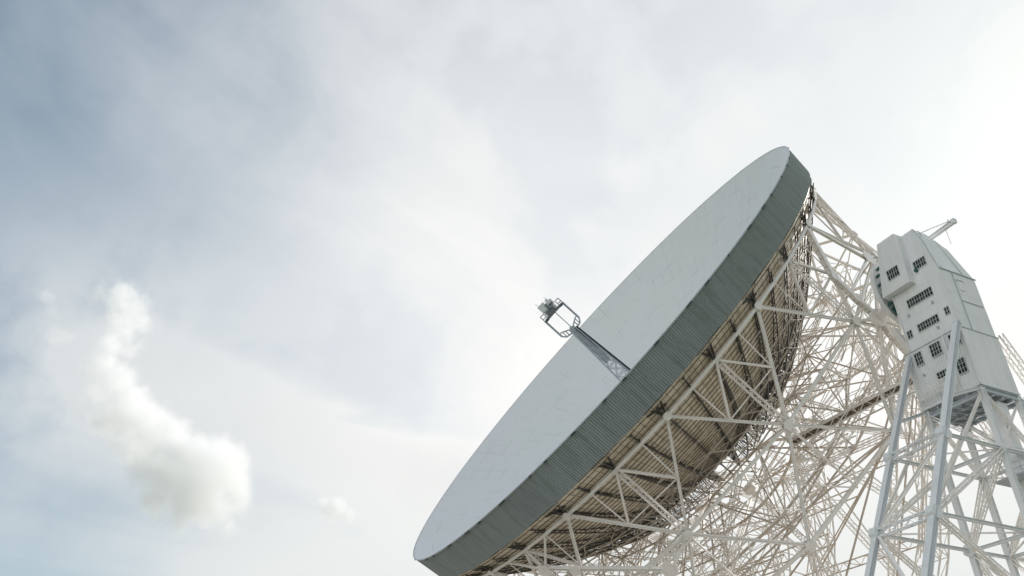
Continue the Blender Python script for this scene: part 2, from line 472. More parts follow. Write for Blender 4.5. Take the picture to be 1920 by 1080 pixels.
# cross frames between the wheels
mb = MB()
for i in range(0, 12, 2):
    t = R(200+140*i/11); 
    for rr in (22.0, 33.5):
        c = Vector((0, rr*math.cos(t), rr*math.sin(t)))
        mb.truss(c+Vector((-11,0,0)), c+Vector((11,0,0)), 1.5, (0, math.cos(t), math.sin(t)), 0.14, 0.08, 10)
    for sx in (-11, 11):
        mb.bar(Vector((sx, 33.5*math.cos(t), 33.5*math.sin(t))), P(RC, 5.1+24*round((math.copysign(35, sx)) / 24), BC), 0.18)
mb.build('cross_frame', M['shade_brown'], dish)
# braces tying wheel girders up into the drum
mb = MB()
for k in range(15):
    c = P(RC, angA[k], BC); sx = 11 if c.x > 0 else -11
    for i in (0, 2):
        t = math.atan2(-26.0-6*i, c.y*0.75+rnd.uniform(-3, 3))
        q = Vector((sx, 33.5*math.cos(t), 33.5*math.sin(t)))
        mb.bar(c, q, 0.14) if i else mb.lattice(c, q, 0.6, 0.6, AX, 0.09, 0.05)
mb.build('wheel_stay', M['cream'], dish)
# trunnion yokes: heavy plates from the drum to the elevation pin
for sgn in (1, -1):
    mb = MB(); pin = Vector((sgn*38.4, 0, 0)); o = 0 if sgn > 0 else 180
    run = [P(36.5, o+3.5, 6.3), P(36.5, o-2.3, 11.4), P(36.6, o-2.8, 14.8), P(36.9, o-3.3, 17.9), P(36.6, o-3.8, 20.0), P(36.4, o-4.2, 24.0)]
    for p, q in zip(run, run[1:]):
        mb.bar(p, q, 0.12, 0.5, (1,0,0)); mb.bar(p, q, 0.46, 0.09, (1,0,0), 0, 0.29); mb.bar(p, q, 0.46, 0.09, (1,0,0), 0, -0.29)
        for i in range(6): mb.bar(p.lerp(q, (i+.5)/6-.02), p.lerp(q, (i+.5)/6+.02), 0.4, 0.5, (1,0,0))
    nodes = [(RB, d, BB) for d in angB] + [(RC, d, BC) for d in angA]
    near = sorted(nodes, key=lambda q: (P(*q)-pin).length)[:4]
    for q in near: mb.ibeam(P(*q), run[3].lerp(P(*q), 0.06), 0.3, 0.36, (1,0,0))
    mb.bar(run[3], pin, 0.8, 0.9); mb.plate(run[3], (1,0,0), 1.1, 0.5, 14)
    for i in (1, 2, 4): mb.plate(run[i]+Vector((sgn*0.36,0,0)), (1,0,0), 0.55, 0.05, 6)
    mb.build('trunnion_yoke', M['white'], dish)
mb = MB(); mb.plate(P(36.7, 12.0, 14.8), OUT(12), 1.1, 0.08, 6, 0.2); mb.ibeam(P(36.4, 12.0, 14.8), P(RA, 5.1, BA), 0.3, 0.34, OUT(9)); mb.ibeam(P(36.4, 12.0, 14.8), P(36.6, -2.6, 14.0), 0.26, 0.3, OUT(9)); mb.ibeam(P(36.4, 12.0, 14.8), P(RB, 17.1, BB), 0.3, 0.34, OUT(9))
mb.build('gusset_plate', M['white'], dish)
# big chord across the low side of the drum with its gussets
mb = MB(); c0, c1, c2 = P(36.8, -79.5, 8.4), P(36.9, -73.2, 11.0), P(36.8, -60.8, 17.4)
mb.channel_box(c0, c1, 0.3, 0.5, OUT(-76)); mb.channel_box(c1, c2, 0.3, 0.5, OUT(-67))
mb.plate(P(37.2, -78.2, 9.1), OUT(-78), 0.9, 0.08, 5, 0.4); mb.plate(P(37.3, -73.2, 11), OUT(-73), 0.7, 0.08, 6); mb.plate(P(37.2, -61, 17.2), OUT(-61), 1.0, 0.08, 5)
for q in (P(RA, -72.9, BA), P(RA, -78.9, BA), P(RA, -84.9, BA)): mb.ibeam(q, P(36.9, -78.2, 9.1), 0.2, 0.24, OUT(-78))
mb.lattice(P(RB, -54.9, BB), P(36.3, -68, 16.8), 0.9, 0.9, OUT(-60), 0.16, 0.08)
mb.bar(P(RB, -54.9, BB), c2, 0.3)
mb.build('low_chord', M['white'], dish)

# focus mast on the dish axis (sub-parts hang on it); the flat side faces about +x -y
ca, sa = math.cos(R(-42.7)), math.sin(R(-42.7))
# e1 = across (as seen), e2 = towards the viewer's side
E1 = Vector((0.677, 0.736, 0)); E2 = Vector((0.736, -0.677, 0))
def F(a, b, h): return E1*a + E2*b + AX*(A0+h)
mb = MB()
h0, h1 = -15.7, 3.8
def hw(h): return 0.42 + 1.1*max(0.0, (h1-h)/(h1-h0))**1.15
for s1 in (-1, 1):
    for s2 in (-1, 1):
        pts = [h0+(h1-h0)*i/8 for i in range(9)]
        for i in range(8): mb.bar(F(s1*hw(pts[i]), s2*hw(pts[i])*0.9, pts[i]), F(s1*hw(pts[i+1]), s2*hw(pts[i+1])*0.9, pts[i+1]), 0.16)
pts = [h0+(h1-h0)*(1-(1-i/11)**1.2) for i in range(12)]
for i in range(11):
    w0, w1 = hw(pts[i]), hw(pts[i+1])
    for s in (-1, 1):
        mb.bar(F(-w0, s*w0*.9, pts[i]), F(w1, s*w1*.9, pts[i+1]), 0.08); mb.bar(F(w0, s*w0*.9, pts[i]), F(-w1, s*w1*.9, pts[i+1]), 0.08)
        mb.bar(F(s*w0, -w0*.9, pts[i]), F(s*w1, w1*.9, pts[i+1]), 0.08)
        mb.bar(F(-w1, s*w1*.9, pts[i+1]), F(w1, s*w1*.9, pts[i+1]), 0.09); mb.bar(F(s*w1, -w1*.9, pts[i+1]), F(s*w1, w1*.9, pts[i+1]), 0.09)
mast = mb.build('focus_mast', M['mast'], dish)
mb = MB()   # closed upper shaft and cable duct
mb.hexa([F(a*hw(-3)*.7, b*hw(-3)*.6, -3.0) for a,b in ((-1,-1),(1,-1),(1,1),(-1,1))] + [F(a*hw(3.8)*.9, b*hw(3.8)*.8, 3.8) for a,b in ((-1,-1),(1,-1),(1,1),(-1,1))])
mb.build('shaft', M['mast'], mast)
mb = MB()
mb.bar(F(hw(h0)*1.02+.16, .1, h0), F(hw(h1)+0.2, 0.1, h1), 0.34, 0.3, E2); mb.bar(F(hw(h0)*1.02-.22, .9, h0), F(hw(h1)-0.1, .45, h1), 0.1, 0.1, E2)
mb.build('cable_duct', M['mast_dark'], mast)
# open square frame that carries the cabin
mb = MB(); W2 = 1.86
for s in (-1, 1):
    mb.bar(F(s*0.35, 0, 3.5), F(s*1.45, 0, 3.75), 0.22, 0.22); mb.bar(F(s*0.45, 0, 4.2), F(s*1.5, 0, 4.75), 0.14, 0.2)
    mb.bar(F(s*1.45, 0, 3.75), F(s*W2, 0, 4.35), 0.22); mb.bar(F(s*1.5, 0, 4.75), F(s*W2, 0, 4.75), 0.16)
    mb.bar(F(s*W2, 0, 4.3), F(s*W2, 0, 7.6), 0.2, 0.24); mb.bar(F(s*0.95, 0, 3.6), F(s*0.95, 0, 4.5), 0.12)
    mb.bar(F(s*1.35, 0, 3.7), F(s*1.35, 0, 4.7), 0.1)
mb.bar(F(-W2, 0, 7.5), F(W2, 0, 7.5), 0.22, 0.3); mb.bar(F(0.1, 0, 3.8), F(0.1, 0, 7.5), 0.09)
mb.plate(F(0,0,3.8), E2, 0.62, 0.5, 6)
mb.build('cabin_frame', M['mast'], mast)
mb = MB()
def fbox(m, a0, a1, b0, b1, h0, h1): m.hexa([F(a0,b0,h0),F(a1,b0,h0),F(a1,b1,h0),F(a0,b1,h0),F(a0,b0,h1),F(a1,b0,h1),F(a1,b1,h1),F(a0,b1,h1)])
fbox(mb, -1.15, 0.95, -.9, .9, 7.75, 8.55); fbox(mb, -1.2, 0.0, -.7, .8, 8.6, 9.75); fbox(mb, 0.05, 1.1, -.6, .7, 8.5, 9.35)
fbox(mb, 0.25, 0.75, -.3, .3, 9.35, 9.7); mb.bar(F(-.9, .2, 9.7), F(-1.0, .2, 10.3), 0.08); mb.bar(F(.6, 0, 9.6), F(.62, 0, 10.1), 0.06)
mb.build('focus_cabin', M['cabin'], mast)
mb = MB()
fbox(mb, -1.7, 1.7, -1.05, 1.05, 7.55, 7.7); fbox(mb, -.75, .5, .92, 1.0, 7.85, 8.45); fbox(mb, -.2, .1, .72, 1.0, 8.2, 9.3)
fbox(mb, .25, .9, .72, .8, 8.6, 8.9)
for a in (-.9, -.6, .3, .6): mb.bar(F(a, .95, 7.7), F(a+.05, .95, 8.6), 0.07)
mb.build('instrument_rack', M['rack'], mast)
mb = MB()
for s in (-1, 1):
    for b in (-1, 1):
        for a in (1.25, 1.9): mb.bar(F(s*a, b*.95, 7.4), F(s*a, b*.95, 8.5), 0.06)
        for h in (7.4, 7.95, 8.5): mb.bar(F(s*1.25, b*.95, h), F(s*1.9, b*.95, h), 0.06)
    for h in (7.4, 7.95, 8.5): mb.bar(F(s*1.9, -.95, h), F(s*1.9, .95, h), 0.06)
    mb.bar(F(s*1.9, 0, 7.4), F(s*1.9, 0, 8.5), 0.05)
    fbox(mb, min(s*1.2, s*1.95), max(s*1.2, s*1.95), -.98, .98, 7.34, 7.42)
mb.build('safety_rail', M['rack'], mast)

# ------------------------------------------------------------------ support tower
TX, TY = 44.0, -1.3
tower = empty('support_tower', (TX, TY, 0))
tag(tower, 'tall grey steel tower with windowed machinery house on splayed legs carrying the dish', 'tower')
OFF = (TX, TY, 0)
def tb(mb, name, mat, parent=tower, smooth=False): return mb.build(name, mat, parent, smooth, OFF)

# machinery house, lower storey block with ribbed sheeting
mb = MB()
XL, XR, YF, YB = 40.5, 47.05, -4.0, 1.35
mb.box(XL, XR, YF, YB, 35.45, 41.55)
x = XL+0.1
while x < XR-0.05:
    mb.box(x, x+0.12, YF-0.075, YF-0.001, 35.47, 41.50); x += 0.31
y = YF+0.12
house = tb(mb, 'machinery_house', M['house'])
# upper block, tapering at the top
mb = MB()
st = [(41.62, 41.2, 47.0, -4.0, 1.2), (48.4, 41.2, 47.0, -4.0, 1.2), (52.2, 41.45, 46.35, -4.0, -0.3), (54.1, 41.8, 45.7, -4.0, -2.0)]
base = len(mb.v)
for z, x0, x1, y0, y1 in st: mb.v += [(x0,y0,z),(x1,y0,z),(x1,y1,z),(x0,y1,z)]
for i in range(3):
    for j in range(4):
        k = (j+1) % 4
        mb.f.append((4*i+j, 4*i+k, 4*i+4+k, 4*i+4+j)); mb.m.append(0)
mb.f += [(0,3,2,1), (12,13,14,15)]; mb.m += [0, 0]
tb(mb, 'upper_wall', M['house'], house)
# projecting bay
mb = MB()
mb.prism([(40.6,48.25),(44.15,48.25),(44.25,54.15),(44.0,54.4),(41.8,54.4)], -4.8, -1.6)
bay = tb(mb, 'bay', M['house'], house)
# seams, flashings and corner trims
mb = MB()
mb.box(XL-0.04, XR+0.06, YF-0.09, YB+0.06, 41.53, 41.60)
tb(mb, 'dark_flashing', M['mast'], house)
mb = MB()
mb.box(46.98, 47.10, YF-0.02, YB+0.04, 48.36, 48.44)
mb.bar((47.03,-4.0,48.4), (46.38,-4.0,52.2), 0.07); mb.bar((46.38,-4.0,52.2), (45.72,-4.0,54.1), 0.07)
mb.bar((47.03,-4.0,48.4), (47.03,1.2,48.4), 0.06); mb.bar((47.0,-3.4,48.4), (45.85,-3.3,54.0), 0.06); mb.bar((47.04,-0.4,48.4),(46.2,-1.6,53.0), 0.05)
tb(mb, 'dark_flashing', M['mast'], house)
mb = MB()
mb.box(XR-0.10, XR+0.05, YF-0.07, YF+0.14, 35.42, 41.52); mb.box(46.93, 47.04, YF-0.04, YF+0.1, 41.62, 48.35)
mb.box(XL-0.05, XR+0.07, YF-0.08, YF-0.06, 35.42, 35.62); mb.box(XR+0.002, XR+0.06, YF-0.08, YB+0.05, 35.42, 35.6)
tb(mb, 'corner_trim', M['leg'], house)
mb = MB()
for y in (-2.9, -1.7, -0.5, 0.6): mb.box(XR+0.001, XR+0.012, y-0.012, y+0.012, 35.7, 41.5)
for z in (43.4, 45.8): mb.box(47.001, 47.012, -3.9, 1.15, z-0.012, z+0.012)
for x in (43.1, 45.2): mb.box(x-0.012, x+0.012, YF-0.013, YF-0.001, 41.65, 48.2)
for z in (45.1, 47.7): mb.box(41.25, 46.9, YF-0.012, YF-0.001, z-0.012, z+0.012)
tb(mb, 'sheet_joint', M['cabin'], house)
# outer face door/hatch and floodlight
mb = MB(); mb.box(47.0, 47.06, -1.75, -1.05, 46.35, 47.5); mb.box(47.0, 47.16, -1.95, -0.9, 47.5, 47.58)
tb(mb, 'side_hatch', M['cabin'], house)

def window(x0, x1, z0, z1, nc, nr, y=YF, parent=None, proud=0.0):
    parent = parent or house
    y -= proud
    fr = MB(); t = 0.055
    fr.box(x0-t, x1+t, y-0.07, y-0.002, z0-t-0.03, z0); fr.box(x0-t, x1+t, y-0.07, y-0.002, z1, z1+t)
    fr.box(x0-t, x0, y-0.068, y-0.002, z0, z1); fr.box(x1, x1+t, y-0.068, y-0.002, z0, z1)
    for i in range(1, nc):
        x = x0+(x1-x0)*i/nc; w = 0.05 if i % 2 else 0.03
        fr.box(x-w/2, x+w/2, y-0.055, y-0.02, z0, z1)
    for j in range(1, nr):
        z = z0+(z1-z0)*j/nr; fr.box(x0, x1, y-0.05, y-0.022, z-0.016, z+0.016)
    w = tb(fr, 'window', M['frame'], parent)
    g = MB(); g.box(x0, x1, y-0.018, y-0.003, z0, z1); tb(g, 'pane', M['glass'], w)
window(41.95, 43.35, 49.6, 50.75, 5, 2, -4.8, bay)
window(44.6, 46.0, 49.5, 50.45, 5, 2)
window(42.6, 45.6, 46.05, 46.95, 10, 2)
window(42.9, 45.3, 43.1, 43.9, 8, 2)
window(46.15, 46.62, 43.3, 44.05, 2, 2); window(41.55, 42.1, 43.0, 43.8, 2, 2)
for a in ((41.6, 42.4, 39.85, 41.15, 3, 3), (43.45, 44.6, 39.95, 41.2, 4, 3), (45.65, 46.75, 39.95, 41.2, 4, 3), (43.3, 44.5, 37.55, 38.25, 4, 2), (45.5, 46.4, 37.1, 38.5, 3, 3)):
    window(*a, proud=0.085)
mb = MB(); mb.box(44.62, 44.9, YF-0.35, YF, 49.25, 49.5); tb(mb, 'wall_lamp', M['teal'], house)
# downpipes, conduits and small fittings on the sheets
for (x, z0, z1) in ((45.15, 35.5, 41.5), (41.3, 41.7, 48.2)):
    mb = MB(); mb.bar((x, YF-.12, z0), (x, YF-.12, z1), 0.09); 
    for i in range(5): mb.box(x-.07, x+.07, YF-.17, YF-.05, z0+.4+i*1.2, z0+.5+i*1.2)
    tb(mb, 'downpipe', M['cabin'], house)
mb = MB(); mb.bar((47.05, -2.2, 41.7), (47.05, -2.2, 48.3), 0.06); mb.bar((47.05, -2.2, 45.0), (47.05, 0.9, 45.0), 0.05); tb(mb, 'conduit', M['mast'], house)
for (x, z) in ((45.2, 45.15), (42.3, 45.2), (44.9, 42.4), (41.9, 38.6)):
    mb = MB(); mb.box(x, x+.16, YF-.16, YF-.001, z, z+.2); mb.box(x-.03, x+.19, YF-.2, YF-.16, z+.12, z+.24); tb(mb, 'wall_lamp', M['mast'], house)
# little balcony rail below the lower windows
mb = MB()
for z in (36.7, 37.1): mb.bar((40.7, YF-0.7, z), (45.3, YF-0.7, z), 0.05)
for i in range(12): mb.bar((40.7+i*0.41, YF-0.7, 36.2), (40.7+i*0.41, YF-0.7, 37.1), 0.04); 
for i in range(11): mb.bar((40.7+i*0.41, YF-0.7, 36.2), (41.11+i*0.41, YF-0.7, 36.7), 0.03)
mb.bar((40.7, YF-0.7, 36.2), (45.3, YF-0.7, 36.2), 0.06)
for x in (41, 43, 45.2): mb.bar((x, YF, 36.2), (x, YF-0.7, 36.2), 0.06)
mb.bar((43.2, YF-.35, 37.2), (45.0, YF-.5, 37.6), 0.05); mb.bar((43.2, YF-.5, 37.45), (44.9, YF-.3, 37.3), 0.05)
tb(mb, 'balcony_rail', M['white'], house)
# floor framing under the house
mb = MB()
for x in (40.7, 42.2, 43.8, 45.4, 46.9): mb.ibeam((x, YF+.05, 35.1), (x, YB-.05, 35.1), 0.3, 0.55)
for y in (-3.85, -2.6, -1.3, 0.0, 1.2): mb.ibeam((XL+.05, y, 34.75), (XR-.05, y, 34.75), 0.25, 0.4)
mb.box(XL+.3, XR-.3, YF+.3, YB-.3, 35.28, 35.44)
for i in range(5): mb.bar((41+i, -3.8, 34.4), (42.2+i, 1.1, 34.4), 0.1)
tb(mb, 'floor_framing', M['mast'], house)
# crane arm on the roof
mb = MB()
mb.ibeam((44.3, -0.6, 54.3), (47.9, 0.0, 54.95), 0.32, 0.5); mb.box(47.75, 48.1, -0.25, 0.25, 54.7, 55.2)
mb.bar((45.9, -3.2, 53.7), (47.6, -0.1, 55.2), 0.07); mb.bar((46.2, -2.2, 53.0), (46.9, -0.2, 54.6), 0.1); mb.bar((46.9,-.2,54.6),(46.9,-.2,52.6),0.05)
mb.bar((44.6,-0.6,54.2),(44.6,-0.6,52.5),0.3); mb.bar((47.4,-.05,55.1),(47.4,-.05,55.5),0.12)
tb(mb, 'crane_arm', M['cabin'], house)
# trunnion bearing disc with its rack, on the inner side
mb = MB()
mb.plate((39.75, 0, 50.4), (1,0,0), 4.5, 0.5, 40); mb.plate((39.3, 0, 50.4), (1,0,0), 3.4, 0.5, 36)
mb.bar((38.0, 0, 50.5), (41.5, 0, 50.5), 1.6, 1.6)
bear = tb(mb, 'trunnion_bearing', M['house'])
mb = MB()
for i in range(8):
    t = R(150+i*16); c = Vector((40.1, 4.2*math.cos(t), 50.4+4.2*math.sin(t)))
    mb.bar(c, c+Vector((0.5, -0.1, 0.0)), 0.16, 0.3)
mb.bar((40.4,-3.4,47.6),(40.4,-2.8,47.2),0.15,0.7); mb.plate((40.3,0,50.4),(1,0,0),2.6,0.3,30)
tb(mb, 'rack', M['teal'], bear)
mb = MB()
mb.box(40.0, 41.4, -2.6, 1.2, 44.6, 48.2); mb.bar((39.9,-2.0,44.8),(41.0,-2.0,41.2),0.6); mb.bar((39.9,0.8,44.8),(41.0,0.8,41.2),0.6)
mb.bar((39.6,-3.2,45.4),(41.3,-3.6,41.4),0.35,0.6)
tb(mb, 'bearing_bracket', M['white'], bear)

# legs: raking pairs front and back, upright ones under the house
X0, X1 = 41.0, 46.95
def rake(x, zt, side):
    y0 = -4.15 if side < 0 else 1.5
    return Vector((x, y0, zt)), Vector((x, y0+side*23.6, 0.3))
legs = {}
def leg(name_key, p, q, w, h, up, cap=True):
    if name_key in 'GH':
        mb = MB(); mb.lattice(p, q, 0.8, 0.8, up, 0.12, 0.07); legs[name_key] = (p, q); tb(mb, 'leg', M['cream']); return
    mb = MB(); mb.bar(p, q, w, h*0.72, up); 
    mb.bar(p, q, w*0.18, h, up, w/2-w*0.09+0.004, 0); mb.bar(p, q, w*0.18, h, up, -w/2+w*0.09-0.004, 0)
    if cap:
        d = (q-p).normalized(); mb.bar(p-d*0.25, p+d*0.05, w*1.15, h*1.1, up)
    L = (q-p).length; n = int(L/3.2); d = (q-p)/L
    for i in range(1, n): mb.bar(p+d*(L*i/n-.06), p+d*(L*i/n+.06), w*0.9, h*0.80, up)
    legs[name_key] = (p, q); tb(mb, 'leg', M['leg'])
leg('A', *rake(X0, 41.0, -1), 0.46, 0.52, (1,0,0)); leg('B', *rake(X1, 41.9, -1), 0.52, 0.6, (1,0,0))
leg('G', *rake(X0, 41.0, 1), 0.5, 0.6, (1,0,0)); leg('H', *rake(X1, 41.9, 1), 0.5, 0.6, (1,0,0))
for k, x, y in (('C', X1-.1, -3.9), ('D', X0, -3.9), ('E', X1-.1, 1.1), ('F', X0, 1.1)):
    leg(k, Vector((x, y, 35.2)), Vector((x, y, 0.3)), 0.46, 0.5, (1,0,0), False)
def on(k, z):
    p, q = legs[k]; return p.lerp(q, (p.z-z)/(p.z-q.z))
levels = [29.3, 22.0, 14.6, 7.2, 0.6]
panels = [('A','B'), ('D','C'), ('A','D'), ('B','C'), ('D','F'), ('C','E'), ('F','E'), ('G','H'), ('F','G'), ('E','H')]
for (a, b) in panels:
    for i, z in enumerate(levels[:-1]):
        mb = MB(); p, q = on(a, z), on(b, z)
        if (a, b) in (('A','B'), ('G','H')):
            mb.lattice(p, q, 0.4, 0.6, (0,0,1), 0.1, 0.06)
        else: mb.ibeam(p, q, 0.24, 0.28)
        tb(mb, 'cross_beam', M['leg'])
        mb = MB(); z2 = levels[i+1]
        if i % 2: mb.lattice(on(a, z), on(b, z2), 0.35, 0.3, (0,0,1), 0.1, 0.05) if (a,b) not in (('A','B'),('G','H')) else mb.ibeam(on(a, z), on(b, z2), 0.26, 0.3)
        else: mb.lattice(on(b, z), on(a, z2), 0.35, 0.3, (0,0,1), 0.1, 0.05) if (a,b) not in (('A','B'),('G','H')) else mb.ibeam(on(b, z), on(a, z2), 0.26, 0.3)
        tb(mb, 'diagonal_brace', M['white'])
# gusset plates where the braces land on the legs
for k in 'ABCD':
    for z in levels[:-1]:
        mb = MB(); mb.plate(on(k, z)+Vector((0, -0.33 if k in 'CD' else -0.02, 0)), (0,1,0.1) if k in 'CD' else (1,0,0), 0.62, 0.7 if k in 'AB' else 0.06, 6, 0.4)
        tb(mb, 'gusset_plate', M['leg'])
for k in 'AB':
    p, q = legs[k]; mb = MB(); o = Vector((0.36, -0.1, 0.1)); mb.bar(p+o, q+o, 0.07); mb.bar(p+o*0.7, q+o*0.7, 0.05)
    tb(mb, 'cable_run', M['mast'])
# long struts from the house corners down to the raking legs, and short ones under the floor
for (a, b) in (('D','A'), ('C','B'), ('F','G'), ('E','H')):
    mb = MB(); mb.ibeam(on(a, 34.8), on(b, 22.4), 0.2, 0.26); tb(mb, 'long_strut', M['cream'])
for (a, b) in (('D','C'), ('D','F'), ('C','E'), ('F','E')):
    mb = MB(); mb.lattice(on(a, 34.8), on(b, 29.3), 0.28, 0.24, (0,0,1), 0.08, 0.04); mb.bar(on(b, 34.8), on(a, 29.3), 0.12); tb(mb, 'diagonal_brace', M['white'])
# plan bracing
for z in levels[:-1]:
    mb = MB()
    mb.bar(on('A', z), on('C', z), 0.12); mb.bar(on('C', z), on('F', z), 0.12)
    mb.bar(on('F', z), on('H', z), 0.12)
    tb(mb, 'plan_brace', M['cream'])
# struts from the house corners to the raking legs
for k, x, y in (('A', X0, -3.9), ('B', X1-.1, -3.9), ('G', X0, 1.1), ('H', X1-.1, 1.1)):
    mb = MB(); mb.ibeam(Vector((x, y, 35.2)), on(k, 33.2), 0.28, 0.3)
    tb(mb, 'corner_strut', M['leg'])
# lift shaft and landing
mb = MB()
mb.box(45.3, 46.5, -1.6, -0.3, 0.3, 34.5)
for z in range(2, 34, 2): mb.box(45.26, 46.54, -1.64, -0.26, z, z+0.1)
sh = tb(mb, 'lift_shaft', M['cabin'])
for z in (27.0, 13.8):
    mb = MB(); mb.box(44.6, 48.4, -3.2, 1.6, z, z+0.14)
    for (p, q) in (((48.4,-3.2),(48.4,1.6)), ((44.6,-3.2),(48.4,-3.2)), ((44.6,1.6),(48.4,1.6))):
        for dz in (0.6, 1.1): mb.bar((p[0],p[1],z+dz), (q[0],q[1],z+dz), 0.05)
        for i in range(5): mb.bar((p[0]+(q[0]-p[0])*i/4, p[1]+(q[1]-p[1])*i/4, z+.1), (p[0]+(q[0]-p[0])*i/4, p[1]+(q[1]-p[1])*i/4, z+1.1), 0.05)
    tb(mb, 'landing', M['mast'])
# ladder on the outer side
mb = MB()
for y in (0.2, 0.65): mb.bar((47.7, y, 0.5), (47.7, y, 34.8), 0.06)
for i in range(110): mb.bar((47.7, 0.2, 0.7+i*0.31), (47.7, 0.65, 0.7+i*0.31), 0.04)
for i in range(12): mb.bar((47.0, 0.4, 1+i*2.9), (47.7, 0.4, 1+i*2.9), 0.06)
tb(mb, 'ladder', M['mast'])

# ------------------------------------------------------------------ walkway from tower into the drum
wk = empty('access_walkway', (31, -1, 40.7))
tag(wk, 'long dark level gangway with pale handrails crossing the lattice towards the tower house', 'walkway')
WO = (31, -1, 40.7)
mb = MB()
mb.box(20.5, 40.4, -1.65, -0.35, 40.62, 40.74)
for i in range(34): mb.box(20.6+i*0.585, 20.75+i*0.585, -1.6, -0.4, 40.5, 40.62)
mb.build('deck', M['deck'], wk, False, WO)
mb = MB()
for y in (-1.72, -0.28):
    mb.bar((20.5, y, 40.5), (40.4, y, 40.5), 0.12, 0.3)
    mb.bar((20.5, y, 39.6), (40.4, y, 39.6), 0.14)
    for i in range(18): mb.bar((20.5+i*1.105, y, 40.5 if i % 2 else 39.6), (21.605+i*1.105, y, 39.6 if i % 2 else 40.5), 0.07)
mb.build('side_truss', M['cream'], wk, False, WO)
for y in (-1.72, -0.28):
    mb = MB()
    for z in (41.3, 41.85): mb.bar((20.5, y, z), (40.4, y, z), 0.05)
    for i in range(17): mb.bar((20.6+i*1.23, y, 40.6), (20.6+i*1.23, y, 41.85), 0.05)
    mb.build('handrail', M['cream'], wk, False, WO)
for (x, y, z) in ((22, -1, 40), (30, -1, 40), (37, -1, 40)):
    mb = MB(); mb.bar((x, y-.7, 40.4), (x-1.5, y-0.5, 47), 0.1); mb.bar((x, y+.7, 40.4), (x-1.5, y+1, 47), 0.1)
    mb.build('hanger', M['cream'], wk, False, WO)

# ------------------------------------------------------------------ ground, track
def ground():
    m, g, b = new_mat('meadow')
    co = g.node('ShaderNodeTexCoord').outputs['Object']
    c = g.mix(g.map(g.noise(co, 0.05, 6, 0.65), 0.35, 0.65), (0.07,0.10,0.035), (0.12,0.125,0.06))
    c = g.mix(g.map(g.noise(co, 1.5, 5), 0.45, 0.75, 0, 0.6), c, (0.045,0.06,0.025))
    g.put(b.inputs['Base Color'], c); b.inputs['Roughness'].default_value = 0.9
    mb = MB(); mb.quad((-9000,-9000,0),(9000,-9000,0),(9000,9000,0),(-9000,9000,0))
    tag(mb.build('ground', m), kind='structure')
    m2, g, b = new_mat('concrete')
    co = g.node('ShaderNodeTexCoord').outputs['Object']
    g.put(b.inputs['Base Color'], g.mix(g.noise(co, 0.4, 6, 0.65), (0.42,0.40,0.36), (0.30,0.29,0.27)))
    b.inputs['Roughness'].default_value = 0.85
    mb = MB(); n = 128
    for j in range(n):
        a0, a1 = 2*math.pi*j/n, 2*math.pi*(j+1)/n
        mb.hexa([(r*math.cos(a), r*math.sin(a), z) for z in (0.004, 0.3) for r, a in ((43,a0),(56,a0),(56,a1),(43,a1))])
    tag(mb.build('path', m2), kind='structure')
    m3, g, b = new_mat('bounce_gravel')  # pale yard out of view, added to bounce light up under the dish
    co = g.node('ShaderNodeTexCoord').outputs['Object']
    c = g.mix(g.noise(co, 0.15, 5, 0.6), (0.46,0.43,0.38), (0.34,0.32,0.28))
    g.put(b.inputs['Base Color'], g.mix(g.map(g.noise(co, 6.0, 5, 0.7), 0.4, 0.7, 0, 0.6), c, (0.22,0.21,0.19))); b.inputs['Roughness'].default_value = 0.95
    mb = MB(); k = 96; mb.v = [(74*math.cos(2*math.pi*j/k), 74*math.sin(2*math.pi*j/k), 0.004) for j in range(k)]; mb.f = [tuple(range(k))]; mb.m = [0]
    tag(mb.build('bounce_yard', m3), kind='structure')
ground()

# ------------------------------------------------------------------ camera
cp = dict(x=88.23, y=-72.25, z=1.51, yaw=153.275, pitch=33.655, roll=-0.593, f=1548.97)
def cam_axes():
    y, p, ro = R(cp['yaw']), R(cp['pitch']), R(cp['roll'])
    f = Vector((math.cos(y)*math.cos(p), math.sin(y)*math.cos(p), math.sin(p)))
    r = Vector((math.sin(y), -math.cos(y), 0)); u = r.cross(f)
    c, s = math.cos(ro), math.sin(ro)
    return r*c+u*s, u*c-r*s, f
cr, cu, cf = cam_axes()
cam = bpy.data.cameras.new('camera'); co = bpy.data.objects.new('camera', cam); col.objects.link(co)
co.matrix_world = Matrix(((cr.x,cu.x,-cf.x,cp['x']),(cr.y,cu.y,-cf.y,cp['y']),(cr.z,cu.z,-cf.z,cp['z']),(0,0,0,1)))
cam.sensor_width = 36; cam.lens = 36*cp['f']/1920; cam.clip_start = 0.5; cam.clip_end = 30000
scene.camera = co

# ------------------------------------------------------------------ light and sky
SUN_AZ_CAM, SUN_EL = 48.0, 27.0                       # degrees to the right of the view, height
sa_ = R(cp['yaw']-SUN_AZ_CAM)
sd = Vector((math.cos(sa_)*math.cos(R(SUN_EL)), math.sin(sa_)*math.cos(R(SUN_EL)), math.sin(R(SUN_EL))))
sl = bpy.data.lights.new('sun', 'SUN'); so = bpy.data.objects.new('sun', sl); col.objects.link(so)
sl.energy = 4.3; sl.angle = R(5); sl.color = (1.0, 0.95, 0.89)
so.rotation_euler = (-sd).to_track_quat('-Z', 'Y').to_euler(); so.location = (0, 0, 200)

world = bpy.data.worlds.new('World'); scene.world = world; world.use_nodes = True
g = NT(world.node_tree); bg = g.N['Background']
sky = g.node('ShaderNodeTexSky', sky_type='NISHITA'); sky.sun_disc = False
sky.sun_elevation = R(SUN_EL); sky.sun_rotation = math.atan2(sd.x, sd.y)
sky.air_density = 1.0; sky.dust_density = 1.0; sky.ozone_density = 1.5
d = g.node('ShaderNodeTexCoord').outputs['Generated']
sx = g.node('ShaderNodeSeparateXYZ'); g.put(sx.inputs[0], d)
